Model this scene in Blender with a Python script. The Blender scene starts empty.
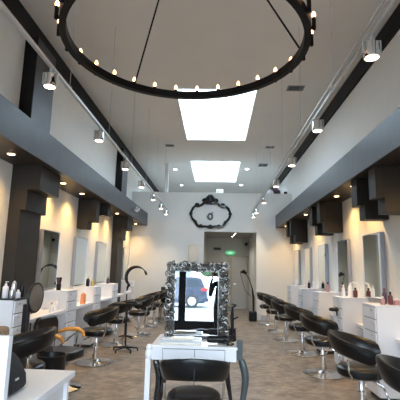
import bpy, bmesh, math, random
from math import pi, sin, cos, radians
from mathutils import Vector, Matrix
random.seed(7)
S = bpy.context.scene
C = S.collection

# ------------------------------------------------------------------ materials
def nodes(name):
    m = bpy.data.materials.new(name); m.use_nodes = True
    nt = m.node_tree
    return m, nt, nt.nodes['Principled BSDF']

def mat(name, col, rough=0.5, metal=0.0, noise=0.0, scale=8.0, bump=0.0, coat=0.0, spec=None):
    m, nt, b = nodes(name)
    b.inputs['Base Color'].default_value = (*col, 1)
    b.inputs['Roughness'].default_value = rough
    b.inputs['Metallic'].default_value = metal
    if coat: b.inputs['Coat Weight'].default_value = coat
    if spec is not None: b.inputs['Specular IOR Level'].default_value = spec
    if noise or bump:
        tc = nt.nodes.new('ShaderNodeTexCoord'); n = nt.nodes.new('ShaderNodeTexNoise')
        n.inputs['Scale'].default_value = scale; n.inputs['Detail'].default_value = 5
        nt.links.new(tc.outputs['Object'], n.inputs['Vector'])
        if noise:
            r = nt.nodes.new('ShaderNodeValToRGB')
            lo = tuple(max(0, c * (1 - noise)) for c in col); hi = tuple(min(1, c * (1 + noise)) for c in col)
            r.color_ramp.elements[0].color = (*lo, 1); r.color_ramp.elements[1].color = (*hi, 1)
            r.color_ramp.elements[0].position = .3; r.color_ramp.elements[1].position = .7
            nt.links.new(n.outputs['Fac'], r.inputs['Fac']); nt.links.new(r.outputs['Color'], b.inputs['Base Color'])
        if bump:
            bp = nt.nodes.new('ShaderNodeBump'); bp.inputs['Strength'].default_value = bump; bp.inputs['Distance'].default_value = .01
            nt.links.new(n.outputs['Fac'], bp.inputs['Height']); nt.links.new(bp.outputs['Normal'], b.inputs['Normal'])
    return m

def emit(name, col, strength):
    m, nt, b = nodes(name)
    b.inputs['Base Color'].default_value = (0, 0, 0, 1)
    b.inputs['Emission Color'].default_value = (*col, 1)
    b.inputs['Emission Strength'].default_value = strength
    return m

def glass_mat(name, tint=(1, 1, 1), gloss=.06):
    m = bpy.data.materials.new(name); m.use_nodes = True; nt = m.node_tree; nt.nodes.clear()
    o = nt.nodes.new('ShaderNodeOutputMaterial'); mx = nt.nodes.new('ShaderNodeMixShader')
    t = nt.nodes.new('ShaderNodeBsdfTransparent'); g = nt.nodes.new('ShaderNodeBsdfGlossy')
    t.inputs['Color'].default_value = (*tint, 1); g.inputs['Roughness'].default_value = .02
    mx.inputs['Fac'].default_value = gloss
    nt.links.new(t.outputs[0], mx.inputs[1]); nt.links.new(g.outputs[0], mx.inputs[2]); nt.links.new(mx.outputs[0], o.inputs['Surface'])
    return m

def floor_mat():
    m, nt, b = nodes('worn_taupe_floor')
    L = nt.links.new
    tc = nt.nodes.new('ShaderNodeTexCoord')
    br = nt.nodes.new('ShaderNodeTexBrick')
    br.inputs['Scale'].default_value = 1.0; br.inputs['Mortar Size'].default_value = .003
    br.inputs['Brick Width'].default_value = 1.2; br.inputs['Row Height'].default_value = .2
    br.inputs['Color1'].default_value = (.35, .29, .245, 1); br.inputs['Color2'].default_value = (.385, .325, .275, 1)
    br.inputs['Mortar'].default_value = (.28, .235, .2, 1)
    n1 = nt.nodes.new('ShaderNodeTexNoise'); n1.inputs['Scale'].default_value = 3.5; n1.inputs['Detail'].default_value = 9; n1.inputs['Roughness'].default_value = .68
    mp = nt.nodes.new('ShaderNodeMapping'); mp.inputs['Scale'].default_value = (1, 1.8, 1)
    n2 = nt.nodes.new('ShaderNodeTexNoise'); n2.inputs['Scale'].default_value = 7; n2.inputs['Detail'].default_value = 8; n2.inputs['Roughness'].default_value = .7
    L(tc.outputs['Object'], br.inputs['Vector']); L(tc.outputs['Object'], n1.inputs['Vector'])
    L(tc.outputs['Object'], mp.inputs['Vector']); L(mp.outputs['Vector'], n2.inputs['Vector'])
    ad = nt.nodes.new('ShaderNodeMath'); ad.operation = 'ADD'; L(n1.outputs['Fac'], ad.inputs[0]); L(n2.outputs['Fac'], ad.inputs[1])
    r = nt.nodes.new('ShaderNodeValToRGB')
    r.color_ramp.elements[0].position = .41; r.color_ramp.elements[0].color = (.3, .31, .32, 1)
    r.color_ramp.elements[1].position = .6; r.color_ramp.elements[1].color = (1, .98, .95, 1)
    hf = nt.nodes.new('ShaderNodeMath'); hf.operation = 'MULTIPLY'; hf.inputs[1].default_value = .5; L(ad.outputs[0], hf.inputs[0]); L(hf.outputs[0], r.inputs['Fac'])
    mx = nt.nodes.new('ShaderNodeMix'); mx.data_type = 'RGBA'; mx.blend_type = 'MULTIPLY'; mx.inputs['Factor'].default_value = 1
    L(br.outputs['Color'], mx.inputs['A']); L(r.outputs['Color'], mx.inputs['B']); L(mx.outputs['Result'], b.inputs['Base Color'])
    b.inputs['Roughness'].default_value = .42
    bp = nt.nodes.new('ShaderNodeBump'); bp.inputs['Strength'].default_value = .08; bp.inputs['Distance'].default_value = .01
    L(n2.outputs['Fac'], bp.inputs['Height']); L(bp.outputs['Normal'], b.inputs['Normal'])
    return m

M = dict(
    wall=mat('white_wall_paint', (.83, .82, .79), .7, noise=.015, scale=3),
    ceil=mat('ceiling_paint', (.87, .82, .75), .85, noise=.015, scale=2),
    steel=mat('black_steel_channel', (.008, .008, .009), .55, spec=.25),
    slate=mat('slate_grey_paint', (.043, .043, .049), .42, noise=.18, scale=5),
    brown=mat('dark_brown_grey_paint', (.03, .026, .023), .5, noise=.08, scale=6, spec=.3),
    soffit=mat('soffit_dark_wood', (.03, .02, .014), .4, noise=.15, scale=8),
    floor=floor_mat(),
    lam=mat('white_laminate', (.86, .86, .9), .3),
    lamedge=mat('white_laminate_edge', (.8, .8, .82), .35),
    gap=mat('drawer_shadow_gap', (.05, .05, .055), .6),
    dark=mat('black_laminate', (.02, .022, .03), .25),
    leather=mat('black_vinyl', (.005, .005, .006), .3, bump=.05, scale=60, spec=.4),
    seam=mat('black_seam', (.03, .03, .032), .5),
    chrome=mat('chrome', (.8, .8, .8), .09, 1.0),
    mframe=mat('brushed_mirror_frame', (.42, .44, .52), .35, 1.0),
    basechrome=mat('brushed_chrome_base', (.78, .77, .76), .24, 1.0),
    satin=mat('satin_aluminium', (.62, .62, .65), .3, 1.0),
    white_metal=mat('white_powder_coat', (.5, .49, .47), .4),
    mirror=mat('mirror_silver', (.86, .91, .89), .003, 1.0),
    mirror2=mat('desk_mirror_silver', (.93, .95, .96), .0, 1.0),
    silver=mat('antique_silver_leaf', (.2, .185, .17), .28, 1.0, noise=.35, scale=30),
    black=mat('black_plastic', (.006, .006, .007), .38, spec=.35),
    ironblk=mat('black_iron', (.004, .0035, .0035), .5, spec=.2),
    blackgloss=mat('black_lacquer', (.012, .012, .014), .12),
    wood=mat('orange_beech', (.62, .28, .06), .35, noise=.15, scale=12),
    slate_leg=mat('slate_lacquer', (.06, .075, .08), .35),  # lit tone of the black desk leg as colour; also the frame ground
    bulb=emit('warm_bulb', (1, .45, .17), 5.0),
    warm=emit('warm_downlight_face', (1, .6, .25), 8.0),
    track=emit('track_lamp_face', (1, .8, .55), 5.0),
    cool=emit('ceiling_lamp_face', (1, .97, .92), 9.0),
    exitg=emit('green_sign_face', (.1, .5, .22), .3),
    exitw=emit('green_sign_centre', (.35, .75, .45), .4),
    pane=glass_mat('clear_glass', (.97, .99, 1), .05),
    skypane=glass_mat('skylight_glass', (.9, .95, .98), .05),
    grey=mat('grey_vent_metal', (.25, .25, .26), .5),
    ventdark=mat('vent_slots', (.03, .03, .03), .6),
    bonnet=mat('brown_grey_mesh', (.23, .2, .18), .35, .5, noise=.3, scale=90),
    cream=mat('cream_ceramic', (.8, .76, .62), .3),
    orange=mat('orange_liquid_plastic', (.75, .27, .12), .25),
    pink=mat('pink_plastic', (.5, .27, .29), .35),
    red=mat('dark_red_plastic', (.14, .03, .035), .35),
    purple=mat('plum_plastic', (.1, .05, .09), .35),
    gold=mat('gold_cap', (.7, .5, .18), .3, .8),
    skin=mat('skin', (.55, .34, .25), .5),
    hair=mat('dark_hair', (.02, .014, .01), .55),
    cloth=mat('black_cotton', (.012, .012, .015), .85, noise=.2, scale=40),
    shoe=mat('dark_leather', (.02, .016, .014), .4),
    carpaint=mat('grey_car_paint', (.035, .045, .07), .3, .4, coat=.6),
    carglass=mat('tinted_car_glass', (.03, .04, .05), .08),
    tyre=mat('tyre_rubber', (.02, .02, .02), .8),
    tail=mat('tail_light_red', (.65, .02, .02), .25),
    asphalt=mat('pale_asphalt', (.13, .145, .155), .9, noise=.08, scale=2),
    pave=mat('pavement_concrete', (.2, .21, .22), .9, noise=.06, scale=4),
    facade=mat('pale_stucco', (.2, .24, .25), .85, noise=.04, scale=2),
    leaf=mat('green_foliage', (.08, .14, .06), .8, noise=.4, scale=3),
    bag=mat('black_quilted_fabric', (.012, .012, .014), .7, bump=.4, scale=40),
    door=mat('grey_white_door', (.55, .54, .52), .5),
    jamb=mat('beige_jamb', (.5, .46, .36), .6),
    loftf=mat('loft_floor_grey', (.33, .325, .32), .8),
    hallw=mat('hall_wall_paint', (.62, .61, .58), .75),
    brownstuff=mat('brown_wicker', (.3, .2, .12), .8, noise=.4, scale=60),
)

# ------------------------------------------------------------------ mesh builder
class MB:
    def __init__(s): s.v = []; s.f = []
    def add(s, vs, fs):
        o = len(s.v); s.v += [tuple(v) for v in vs]; s.f += [tuple(i + o for i in f) for f in fs]; return s
    def box(s, x0, x1, y0, y1, z0, z1):
        return s.add([(x0,y0,z0),(x1,y0,z0),(x1,y1,z0),(x0,y1,z0),(x0,y0,z1),(x1,y0,z1),(x1,y1,z1),(x0,y1,z1)],
                     [(0,3,2,1),(4,5,6,7),(0,1,5,4),(1,2,6,5),(2,3,7,6),(3,0,4,7)])
    def lathe(s, prof, cx=0, cy=0, n=24, ax='z', o=(0,0,0), cap=True):
        vs = []; fs = []
        for r, h in prof:
            for k in range(n):
                a = 2*pi*k/n
                if ax == 'z': vs.append((cx + r*cos(a), cy + r*sin(a), h))
                elif ax == 'x': vs.append((o[0] + h, o[1] + r*cos(a), o[2] + r*sin(a)))
                else: vs.append((o[0] + r*sin(a), o[1] + h, o[2] + r*cos(a)))
        m = len(prof)
        for i in range(m - 1):
            for k in range(n):
                a, b = i*n + k, i*n + (k+1) % n
                fs.append((a, b, b + n, a + n))
        if cap: fs.append(tuple(reversed(range(n)))); fs.append(tuple((m-1)*n + k for k in range(n)))
        return s.add(vs, fs)
    def tube(s, pts, r, n=8, closed=False):
        P = [Vector(p) for p in pts]; m = len(P)
        R = r if isinstance(r, (list, tuple)) else [r]*m
        vs = []; fs = []; up = None
        for i in range(m):
            a = P[i-1] if (i > 0 or closed) else P[i]; b = P[(i+1) % m] if (i < m-1 or closed) else P[i]
            t = (b - a).normalized()
            if up is None:
                up = t.orthogonal().normalized()
            up = (up - t*up.dot(t))
            if up.length < 1e-4: up = t.orthogonal()
            up.normalize(); w = t.cross(up)
            for k in range(n):
                q = 2*pi*k/n; vs.append(P[i] + (up*cos(q) + w*sin(q))*R[i])
        for i in range(m if closed else m-1):
            j = (i+1) % m
            for k in range(n):
                fs.append((i*n+k, i*n+(k+1) % n, j*n+(k+1) % n, j*n+k))
        if not closed:
            fs.append(tuple(reversed(range(n)))); fs.append(tuple((m-1)*n+k for k in range(n)))
        return s.add(vs, fs)
    def prism(s, poly, a0, a1, plane='xz'):
        n = len(poly)
        def mk(p, a):
            return (p[0], a, p[1]) if plane == 'xz' else ((a, p[0], p[1]) if plane == 'yz' else (p[0], p[1], a))
        vs = [mk(p, a0) for p in poly] + [mk(p, a1) for p in poly]
        fs = [tuple(range(n)), tuple(reversed(range(n, 2*n)))] + [(i, i+n, (i+1) % n + n, (i+1) % n) for i in range(n)]
        return s.add(vs, fs)
    def ball(s, c, r, n=12, m=8, sc=(1,1,1)):
        vs = [(c[0], c[1], c[2]-r*sc[2])]; fs = []
        for i in range(1, m):
            a = -pi/2 + pi*i/m
            for k in range(n):
                b = 2*pi*k/n
                vs.append((c[0]+r*sc[0]*cos(a)*cos(b), c[1]+r*sc[1]*cos(a)*sin(b), c[2]+r*sc[2]*sin(a)))
        vs.append((c[0], c[1], c[2]+r*sc[2])); top = len(vs)-1
        for k in range(n):
            fs.append((0, 1+(k+1) % n, 1+k)); fs.append((top, top-n+k, top-n+(k+1) % n))
        for i in range(m-2):
            for k in range(n):
                a = 1+i*n+k; b = 1+i*n+(k+1) % n; fs.append((a, b, b+n, a+n))
        return s.add(vs, fs)
    def build(s, name, m, parent=None, bevel=0, ang=35, loc=None, kind=None, subsurf=0):
        me = bpy.data.meshes.new(name); me.from_pydata(s.v, [], s.f); me.validate()
        bm = bmesh.new(); bm.from_mesh(me); bmesh.ops.recalc_face_normals(bm, faces=bm.faces); bm.to_mesh(me); bm.free()
        me.polygons.foreach_set('use_smooth', [True]*len(me.polygons)); me.set_sharp_from_angle(angle=radians(ang))
        me.materials.append(M[m] if isinstance(m, str) else m)
        o = bpy.data.objects.new(name, me); C.objects.link(o)
        if parent: o.parent = parent
        if loc: o.location = loc
        if bevel:
            b = o.modifiers.new('bevel', 'BEVEL'); b.width = bevel; b.segments = 2; b.limit_method = 'ANGLE'; b.harden_normals = False
        if subsurf:
            q = o.modifiers.new('sub', 'SUBSURF'); q.levels = subsurf; q.render_levels = subsurf
        if kind: o['kind'] = kind
        return o

def tag(o, label, cat, group=None, kind=None):
    o['label'] = label; o['category'] = cat
    if group: o['group'] = group
    if kind: o['kind'] = kind
    return o
def thing(name, label, cat, loc=(0,0,0), rz=0, group=None):
    o = bpy.data.objects.new(name, None); o.empty_display_size = .1; C.objects.link(o)
    o.location = loc; o.rotation_euler = (0, 0, rz)
    return tag(o, label, cat, group)
def struct(name, mb, m, **k): return mb.build(name, m, kind='structure', **k)
def dup(root, label, loc, rz=None, group=None):
    def cp(o, par):
        c = o.copy(); C.objects.link(c)
        if par is not None: c.parent = par
        for ch in list(kids[o]): cp(ch, c)
        return c
    kids = {}
    def scan(o):
        kids[o] = [c for c in o.children]
        for c in kids[o]: scan(c)
    scan(root)
    r = cp(root, None); r.location = loc
    if rz is not None: r.rotation_euler = (0, 0, rz)
    r['label'] = label; r.scale = (1,1,1) if root.name[:5] != 'salon' else (1.03,1.03,1.055)
    if group: r['group'] = group
    return r

# ------------------------------------------------------------------ room
XL, XR, YB, YF, YE, ZC = -2.87, 2.51, 13.5, -1.4, 19.6, 5.25
SH = [(-.88, .79, 7.88, 11.24), (-.93, .8, 13.6, 16.95)]
struct('floor', MB().box(XL-.15, XR+.15, YF-.1, YE+.1, -.12, 0), 'floor')
struct('wall_left', MB().box(XL-.15, XL, YF, YE, 0, ZC), 'wall')
struct('wall_right', MB().box(XR, XR+.15, YF, YE, 0, ZC), 'wall')
struct('wall_rear', MB().box(XL-.15, XR+.15, YE, YE+.15, 0, ZC), 'wall')
cb = MB()
ys = [YF-.1, SH[0][2], SH[0][3], SH[1][2], SH[1][3], YE+.15]
for i in range(5):
    if i in (1, 3):
        h = SH[0] if i == 1 else SH[1]
        cb.box(XL-.15, h[0], ys[i], ys[i+1], ZC, ZC+.1); cb.box(h[1], XR+.15, ys[i], ys[i+1], ZC, ZC+.1)
    else: cb.box(XL-.15, XR+.15, ys[i], ys[i+1], ZC, ZC+.1)
struct('ceiling', cb, 'ceil')
for i, (x0, x1, y0, y1) in enumerate(SH):
    w = MB(); t = .04; zt = ZC+.62
    w.box(x0-t, x0, y0-t, y1+t, ZC+.1, zt).box(x1, x1+t, y0-t, y1+t, ZC+.1, zt)
    w.box(x0, x1, y0-t, y0, ZC+.1, zt).box(x0, x1, y1, y1+t, ZC+.1, zt)
    o = struct('window_%d' % (i+1), w, 'wall')
    MB().box(x0-.02, x1+.02, y0-.02, y1+.02, zt, zt+.012).build('window_pane', 'skypane', o)
    cx, cy = (x0+x1)/2, (y0+y1)/2
    MB().tube([(x0, y0+1.0, ZC+.06), (cx+.1, y0+.15, ZC+.08), (x1, y0+.95, ZC+.06)], .01, 6).build('stay_wire', 'grey', o)
# back partition with hall opening and niche
bw = MB(); t0, t1 = YB, YB+.18; HT = 4.13
NX0, NX1, OX0, OX1, OT, NT = -.92, -.57, -.4, 1.34, 2.81, 2.36
bw.box(XL, NX0, t0, t1, 0, HT).box(NX0, NX1, t0, t1, NT, HT).box(NX1, OX0, t0, t1, 0, HT).box(OX0, OX1, t0, t1, OT, HT).box(OX1, XR, t0, t1, 0, HT)
struct('wall_back', bw, 'wall')
struct('trim_3', MB().box(XL, NX0, YB-.015, YB, 0, .1).box(OX1, XR, YB-.015, YB, 0, .1).box(NX1, OX0, YB-.015, YB, 0, .1), 'lam')
struct('floor_loft', MB().box(XL, XR, t1, YE, 2.87, 3.02), 'loftf')
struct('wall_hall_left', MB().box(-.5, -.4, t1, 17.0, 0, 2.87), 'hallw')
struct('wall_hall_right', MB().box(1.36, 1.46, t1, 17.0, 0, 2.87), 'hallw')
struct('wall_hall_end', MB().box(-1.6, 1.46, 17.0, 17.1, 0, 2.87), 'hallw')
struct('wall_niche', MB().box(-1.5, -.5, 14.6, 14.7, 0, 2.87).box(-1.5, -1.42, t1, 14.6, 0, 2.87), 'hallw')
d = struct('door_1', MB().box(.68, 1.3, 16.95, 17.0, 0, 2.08), 'door', bevel=.004)
MB().tube([(.76, 16.95, 1.0), (.76, 16.9, 1.0), (.86, 16.9, 1.0)], .012, 8).build('door_handle', 'chrome', d)
struct('trim_4', MB().box(.52, .67, 16.94, 17.0, 0, 2.14).box(.67, 1.36, 16.94, 17.0, 2.08, 2.14), 'jamb')
# black steel at ceiling, both sides
struct('trim_1', MB().box(XL, XL+.05, YF, YE, 4.93, ZC), 'steel')
struct('trim_2', MB().box(XR-.05, XR, YF, YE, 4.95, ZC), 'steel')
# bulkheads
FL, FR, ZB, ZT = -2.32, 1.97, 2.97, 3.38
for nm, x0, x1, fx0, fx1 in (('trim_5', XL, FL-.03, FL-.03, FL), ('trim_6', FR+.03, XR, FR, FR+.03)):
    o = struct(nm, MB().box(fx0, fx1, YF+.05, YB, ZB-.012, ZT), 'slate')
    MB().box(x0, x1, YF+.05, YB, ZB, ZB+.03).build('soffit', 'soffit', o)
    MB().box(x0, x1, YF+.05, YB, ZT-.02, ZT).build('top_board', 'slate', o)

# pilasters on the left wall (black return, grey face), full height with stepped corbel
def pilaster(nm, y0, y1):
    o = struct(nm, MB().box(XL, XL+.17, y0, y1, 0, ZB), 'brown')
    MB().box(XL, XL+.19, y0-.005, y0+.012, ZT, 4.93).build('black_return', 'steel', o)
    MB().box(XL, XL+.19, y0+.012, y1, ZT, 4.93).build('upper_pilaster', 'slate', o)
    MB().box(XL+.17, XL+.24, y0, y1, 2.34, ZB).build('lower_step', 'brown', o)
    MB().box(XL+.24, XL+.42, y0-.02, y1, 2.62, ZB).build('upper_step', 'brown', o)
pilaster('trim_7', 5.43, 6.1); pilaster('trim_8', 11.1, 11.75)
# stepped brackets
def bracket(side, y, dy, where, a1=.34, z1=2.36, a2=.45, z2=2.56):
    X = XR if side > 0 else XL
    o = thing('stepped_bracket', 'dark brown stepped bracket under the %s soffit, %s' % ('right' if side > 0 else 'left', where), 'bracket', (X, y, 0), 0, 'stepped brackets under the soffits')
    def bb(a, b, z0, z1, e=0): 
        return MB().box(min(-side*a, -side*b), max(-side*a, -side*b), -e, dy, z0, z1)
    bb(0, a1, z1, ZB).build('lower_step', 'brown', o, bevel=.004)
    bb(a1, a2, z2, ZB).build('upper_step', 'brown', o, bevel=.004)
for y, w in ((5.24, 'nearest the camera'), (5.95, 'second from the camera'), (8.1, 'third from the camera'), (8.75, 'fourth from the camera'), (11.2, 'fifth from the camera'), (11.8, 'farthest from the camera')):
    bracket(1, y, .24, w)
bracket(-1, 8.2, .24, 'nearer of the pair', .24, 2.34, .39, 2.49)
bracket(-1, 8.85, .24, 'farther of the pair', .2, 2.69, .45, 2.7)

# storefront behind the camera
w = MB()
ZS = 3.4
for x in (XL+.05, -.81, XR-.05, -2.0, 1.2):
    hw = .085 if x == -.81 else .04
    w.box(x-hw, x+hw, YF-.05, YF+.05, .5, ZS)
w.box(XL, XR, YF-.06, YF+.06, ZS-.0, ZS+.1).box(XL, XR, YF-.06, YF+.06, 0, .5)
sf = struct('window_3', w, 'steel')
MB().box(XL, XR, YF-.006, YF+.006, .5, ZS).build('window_pane', 'pane', sf)
struct('wall_front', MB().box(XL-.15, XR+.15, YF-.1, YF+.02, ZS+.1, ZC), 'wall')

# ------------------------------------------------------------------ street outside
struct('ground', MB().box(-40, 40, -40, YF-.1, -.14, -.02), 'asphalt')
struct('path', MB().box(-40, 40, -5.5, YF-.1, -.02, 0.0), 'pave')
far = thing('building', 'pale stucco building across the street, seen in the desk mirror', 'building', (0, -34, -.02))
MB().box(-30, -2.6, -3, 0, 0, 6).build('wall', 'facade', far)
for k in range(6): MB().box(-28+k*4.2, -25.6+k*4.2, 0, .05, 1.2, 3.4).build('window', 'carglass', far)
tr = thing('tree', 'green leafy tree across the street, seen in the desk mirror', 'tree', (.6, -31, -.02))
MB().tube([(0,0,0),(.1,0,1.5),(0,.1,3)], [.2,.16,.12], 8).build('trunk', 'brown', tr)
cr = MB()
for k in range(26):
    cr.ball((random.uniform(-2,2), random.uniform(-1,1), random.uniform(2.6,6)), random.uniform(.6,1.1), 8, 6)
cr.build('crown', 'leaf', tr)
# car, rear towards +X
car = thing('car', 'grey hatchback parked on the street, reflected in the desk mirror', 'car', (-.42, -14.2, -.02))
prof = [(0,.45),(0,1.0),(-.12,1.12),(-.35,1.62),(-.7,1.7),(-2.2,1.68),(-3.0,1.15),(-3.95,.98),(-4.3,.75),(-4.35,.4),(-4.1,.25),(-.2,.25)]
b = MB().prism(prof, -1.78, 0, 'xz').build('body', 'carpaint', car, bevel=.06)
MB().prism([(-.42,1.15),(-.58,1.55),(-1.15,1.56),(-1.15,1.13)], -.01, .012, 'xz').build('side_window', 'carglass', car)
MB().prism([(-1.22,1.13),(-1.22,1.57),(-2.15,1.56),(-2.75,1.13)], -.01, .012, 'xz').build('side_window', 'carglass', car)
MB().box(-.34, .015, -.28, .015, .93, 1.08).build('tail_light', 'tail', car)
MB().box(-.34, .015, -1.79, -1.5, .93, 1.08).build('tail_light', 'tail', car)
for cx in (-.85, -3.5):
    for yy in (.02, -1.8):
        wh = MB().lathe([(.2,-.1),(.34,-.1),(.36,-.05),(.36,.05),(.34,.1),(.2,.1)], n=28, ax='y', o=(cx, yy, .36)).build('wheel', 'tyre', car)
        MB().lathe([(.23,-.11),(.23,.112)], n=20, ax='y', o=(cx, yy, .36)).build('rim', 'satin', wh)
MB().box(-4.36, .03, -1.6, -.18, .34, .52).build('bumper', 'black', car)

# ------------------------------------------------------------------ soffit lamps
def spot(par, z, power, size=1.9, col=(1,.72,.42), rad=.04, blend=.7):
    l = bpy.data.lights.new('lamp', 'SPOT'); l.energy = power; l.color = col; l.spot_size = size; l.spot_blend = blend if par['category'] != 'downlight' else 1.0; l.shadow_soft_size = rad
    o = bpy.data.objects.new('lamp', l); C.objects.link(o); o.parent = par; o.location = (0, 0, z)
    return o
def downlight(loc, label, group, face, power, col, size=2.3, r=.045):
    o = thing('downlight', label, 'downlight', loc, 0, group)
    MB().lathe([(r+.012,0),(r+.012,-.005),(r,-.012),(r,0)], n=20).build('trim_ring', 'white_metal', o)
    MB().lathe([(r-.002,-.002),(r*.8,-.014),(.01,-.018)], n=20).build('lamp_face', face, o)
    if power: spot(o, -.03, power, size, col)
    return o
nm = ['nearest the camera', 'second from the camera', 'third from the camera', 'fourth from the camera', 'fifth from the camera', 'sixth from the camera', 'farthest from the camera']
for i, y in enumerate((4.85, 6.62, 7.6, 9.5, 10.45, 12.95)):
    downlight((-2.6, y, ZB), 'warm recessed downlight in the left soffit, ' + (nm[i] if i < 5 else nm[6]), 'left soffit downlights', 'warm', 22, (1,.6,.2))
for i, y in enumerate((4.68, 6.5, 7.42, 10.0, 12.8)):
    downlight((2.2, y, ZB), 'warm recessed downlight in the right soffit, ' + (nm[i] if i < 4 else nm[6]), 'right soffit downlights', 'warm', 22, (1,.6,.2))
for x, y, w in ((-1.58,14.8,'left, nearer the camera'), (-1.58,17.7,'left, farther from the camera'), (1.1,14.6,'right, nearer the camera'), (1.06,17.5,'right, farther from the camera')):
    downlight((x, y, ZC), 'small round ceiling light by the far skylight, ' + w, 'ceiling lights by the far skylight', 'cool', 7, (1,.95,.88), r=.07)
for i, y in enumerate((14.6, 15.3, 16.1)):
    downlight((.7-.03*i, y, 2.87), 'round light in the hallway ceiling, ' + ['nearest the opening', 'second from the opening', 'deepest in the hall'][i], 'hallway ceiling lights', 'cool', 12, (1,.93,.82), r=.03)

downlight((-.75, 14.1, 2.87), 'added unseen ceiling light inside the narrow doorway left of the hall', 'hallway ceiling lights', 'cool', 10, (1,.95,.88), r=.05)  # unseen lamp, added to brighten the narrow doorway
# ceiling vents
for x, y, w, hx, hy in ((1.56,7.8,'nearest the chandelier on the right',.17,.12), (1.58,11.85,'right side, second from the camera',.13,.1), (1.62,14.0,'right side, farthest from the camera',.16,.2), (-1.45,11.8,'on the left, near the first skylight',.13,.1)):
    o = thing('ceiling_vent', 'dark slotted air vent in the ceiling, ' + w, 'vent', (x, y, ZC), 0, 'ceiling air vents')
    MB().box(-hx, hx, -hy, hy, -.012, 0).build('frame', 'grey', o)
    s_ = MB()
    for k in range(3): s_.box(-hx+.03, hx-.03, -hy+.03+k*(2*hy-.06)/3, -hy+.02+(k+.75)*(2*hy-.06)/3, -.016, -.011)
    s_.build('slots', 'ventdark', o)

# ------------------------------------------------------------------ track lighting
def make_track(x, y1, side):
    o = thing('track_rail', 'long pale track light rail hung by wires along the %s side' % side, 'track rail', (x, 0, 3.47), 0, 'track rails')
    MB().box(-.013, .013, -1.0, y1, -.014, .014).build('rail', 'white_metal', o)
    MB().box(-.05, -.036, -1.0, y1, .02, .034).build('feed_rail', 'white_metal', o)
    yy = .8
    while yy < y1:
        MB().tube([(0, yy, .014), (0, yy, ZC-3.47)], .0035, 5).build('wire', 'white_metal', o)
        MB().box(-.05, .02, yy-.012, yy+.012, .012, .022).build('clamp', 'white_metal', o)
        yy += 1.62
make_track(-1.6, 13.05, 'left'); make_track(1.2, 13.4, 'right')
def make_head():
    o = thing('track_spotlight', '', 'spotlight', (0, 0, 3.456), 0, 'track spotlights')
    MB().lathe([(.012,0),(.012,-.05)], n=10).build('stem', 'white_metal', o)
    MB().box(-.075, .075, -.008, .008, -.058, -.05).box(-.075, -.067, -.008, .008, -.16, -.05).box(.067, .075, -.008, .008, -.16, -.05).build('yoke', 'white_metal', o)
    h = MB().lathe([(.03,-.065),(.052,-.07),(.055,-.075),(.055,-.135),(.064,-.16),(.064,-.195),(.058,-.195)], n=24).build('lamp_body', 'chrome', o)
    MB().lathe([(.054,-.188),(.05,-.197),(.01,-.2)], n=20).build('lens', 'track', h)
    spot(o, -.215, 20, 1.5, (1,.86,.68), .04, .8)
    return o
hd = None
for x, L, side in ((-1.6, (3.55,5.2,6.8,8.4,10.0,11.5,12.75), 'left'), (1.2, (3.0,4.72,6.4,8.1,10.2,12.1,13.1), 'right')):
    for i, y in enumerate(L):
        lab = 'chrome cylinder spotlight hanging on the %s track, %s' % (side, nm[i])
        if hd is None: hd = make_head(); hd.location = (x, y, 3.456); hd['label'] = lab
        else: dup(hd, lab, (x, y, 3.456))

# ------------------------------------------------------------------ chandelier
hz = 3.5; k_ = (hz-1.6)/2.5
cx, cy, R = -.385*k_, 4.35*k_, 1.372*k_
ch = thing('chandelier', 'large black iron ring chandelier with small warm bulbs', 'chandelier', (cx, cy, ZC))
zz = hz - ZC
MB().lathe([(R-.028,zz),(R+.028,zz),(R+.028,zz+.075),(R-.028,zz+.075),(R-.028,zz)], n=96, cap=False).build('ring', 'ironblk', ch, ang=30)
MB().lathe([(.09,0),(.09,-.03),(.03,-.06),(.03,-.09)], n=20).build('ceiling_canopy', 'ironblk', ch)
for a in (127, 7, 247):
    a = radians(a); p0 = Vector((R*cos(a), R*sin(a), zz+.07)); p1 = Vector((.02*cos(a), .02*sin(a), -.08))
    q = p0.lerp(p1, .56)
    rd = MB().tube([p0, p1], .009, 8).build('rod', 'ironblk', ch)
    MB().tube([p0.lerp(p1, .54), p0.lerp(p1, .55), p0.lerp(p1, .58), p0.lerp(p1, .59)], [.011,.018,.018,.011], 8).build('coupling', 'ironblk', rd)
for i in range(28):
    a = radians(177.7 - i*360/28); c, s_ = cos(a), sin(a)
    x, y = (R+.048)*c, (R+.048)*s_
    so = MB().lathe([(.013,zz+.015),(.017,zz+.02),(.017,zz+.12),(.012,zz+.125)], cx=x, cy=y, n=10).build('candle_socket', 'ironblk', ch)
    MB().box(-.03, .01, -.006, .006, zz+.02, zz+.05).build('socket_arm', 'ironblk', so).matrix_local = Matrix.Translation((x, y, 0)) @ Matrix.Rotation(a, 4, 'Z')
    MB().lathe([(.009,zz+.125),(.017,zz+.138),(.017,zz+.15),(.009,zz+.17),(.002,zz+.178)], cx=x, cy=y, n=10).build('bulb', 'bulb', so)

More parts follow.
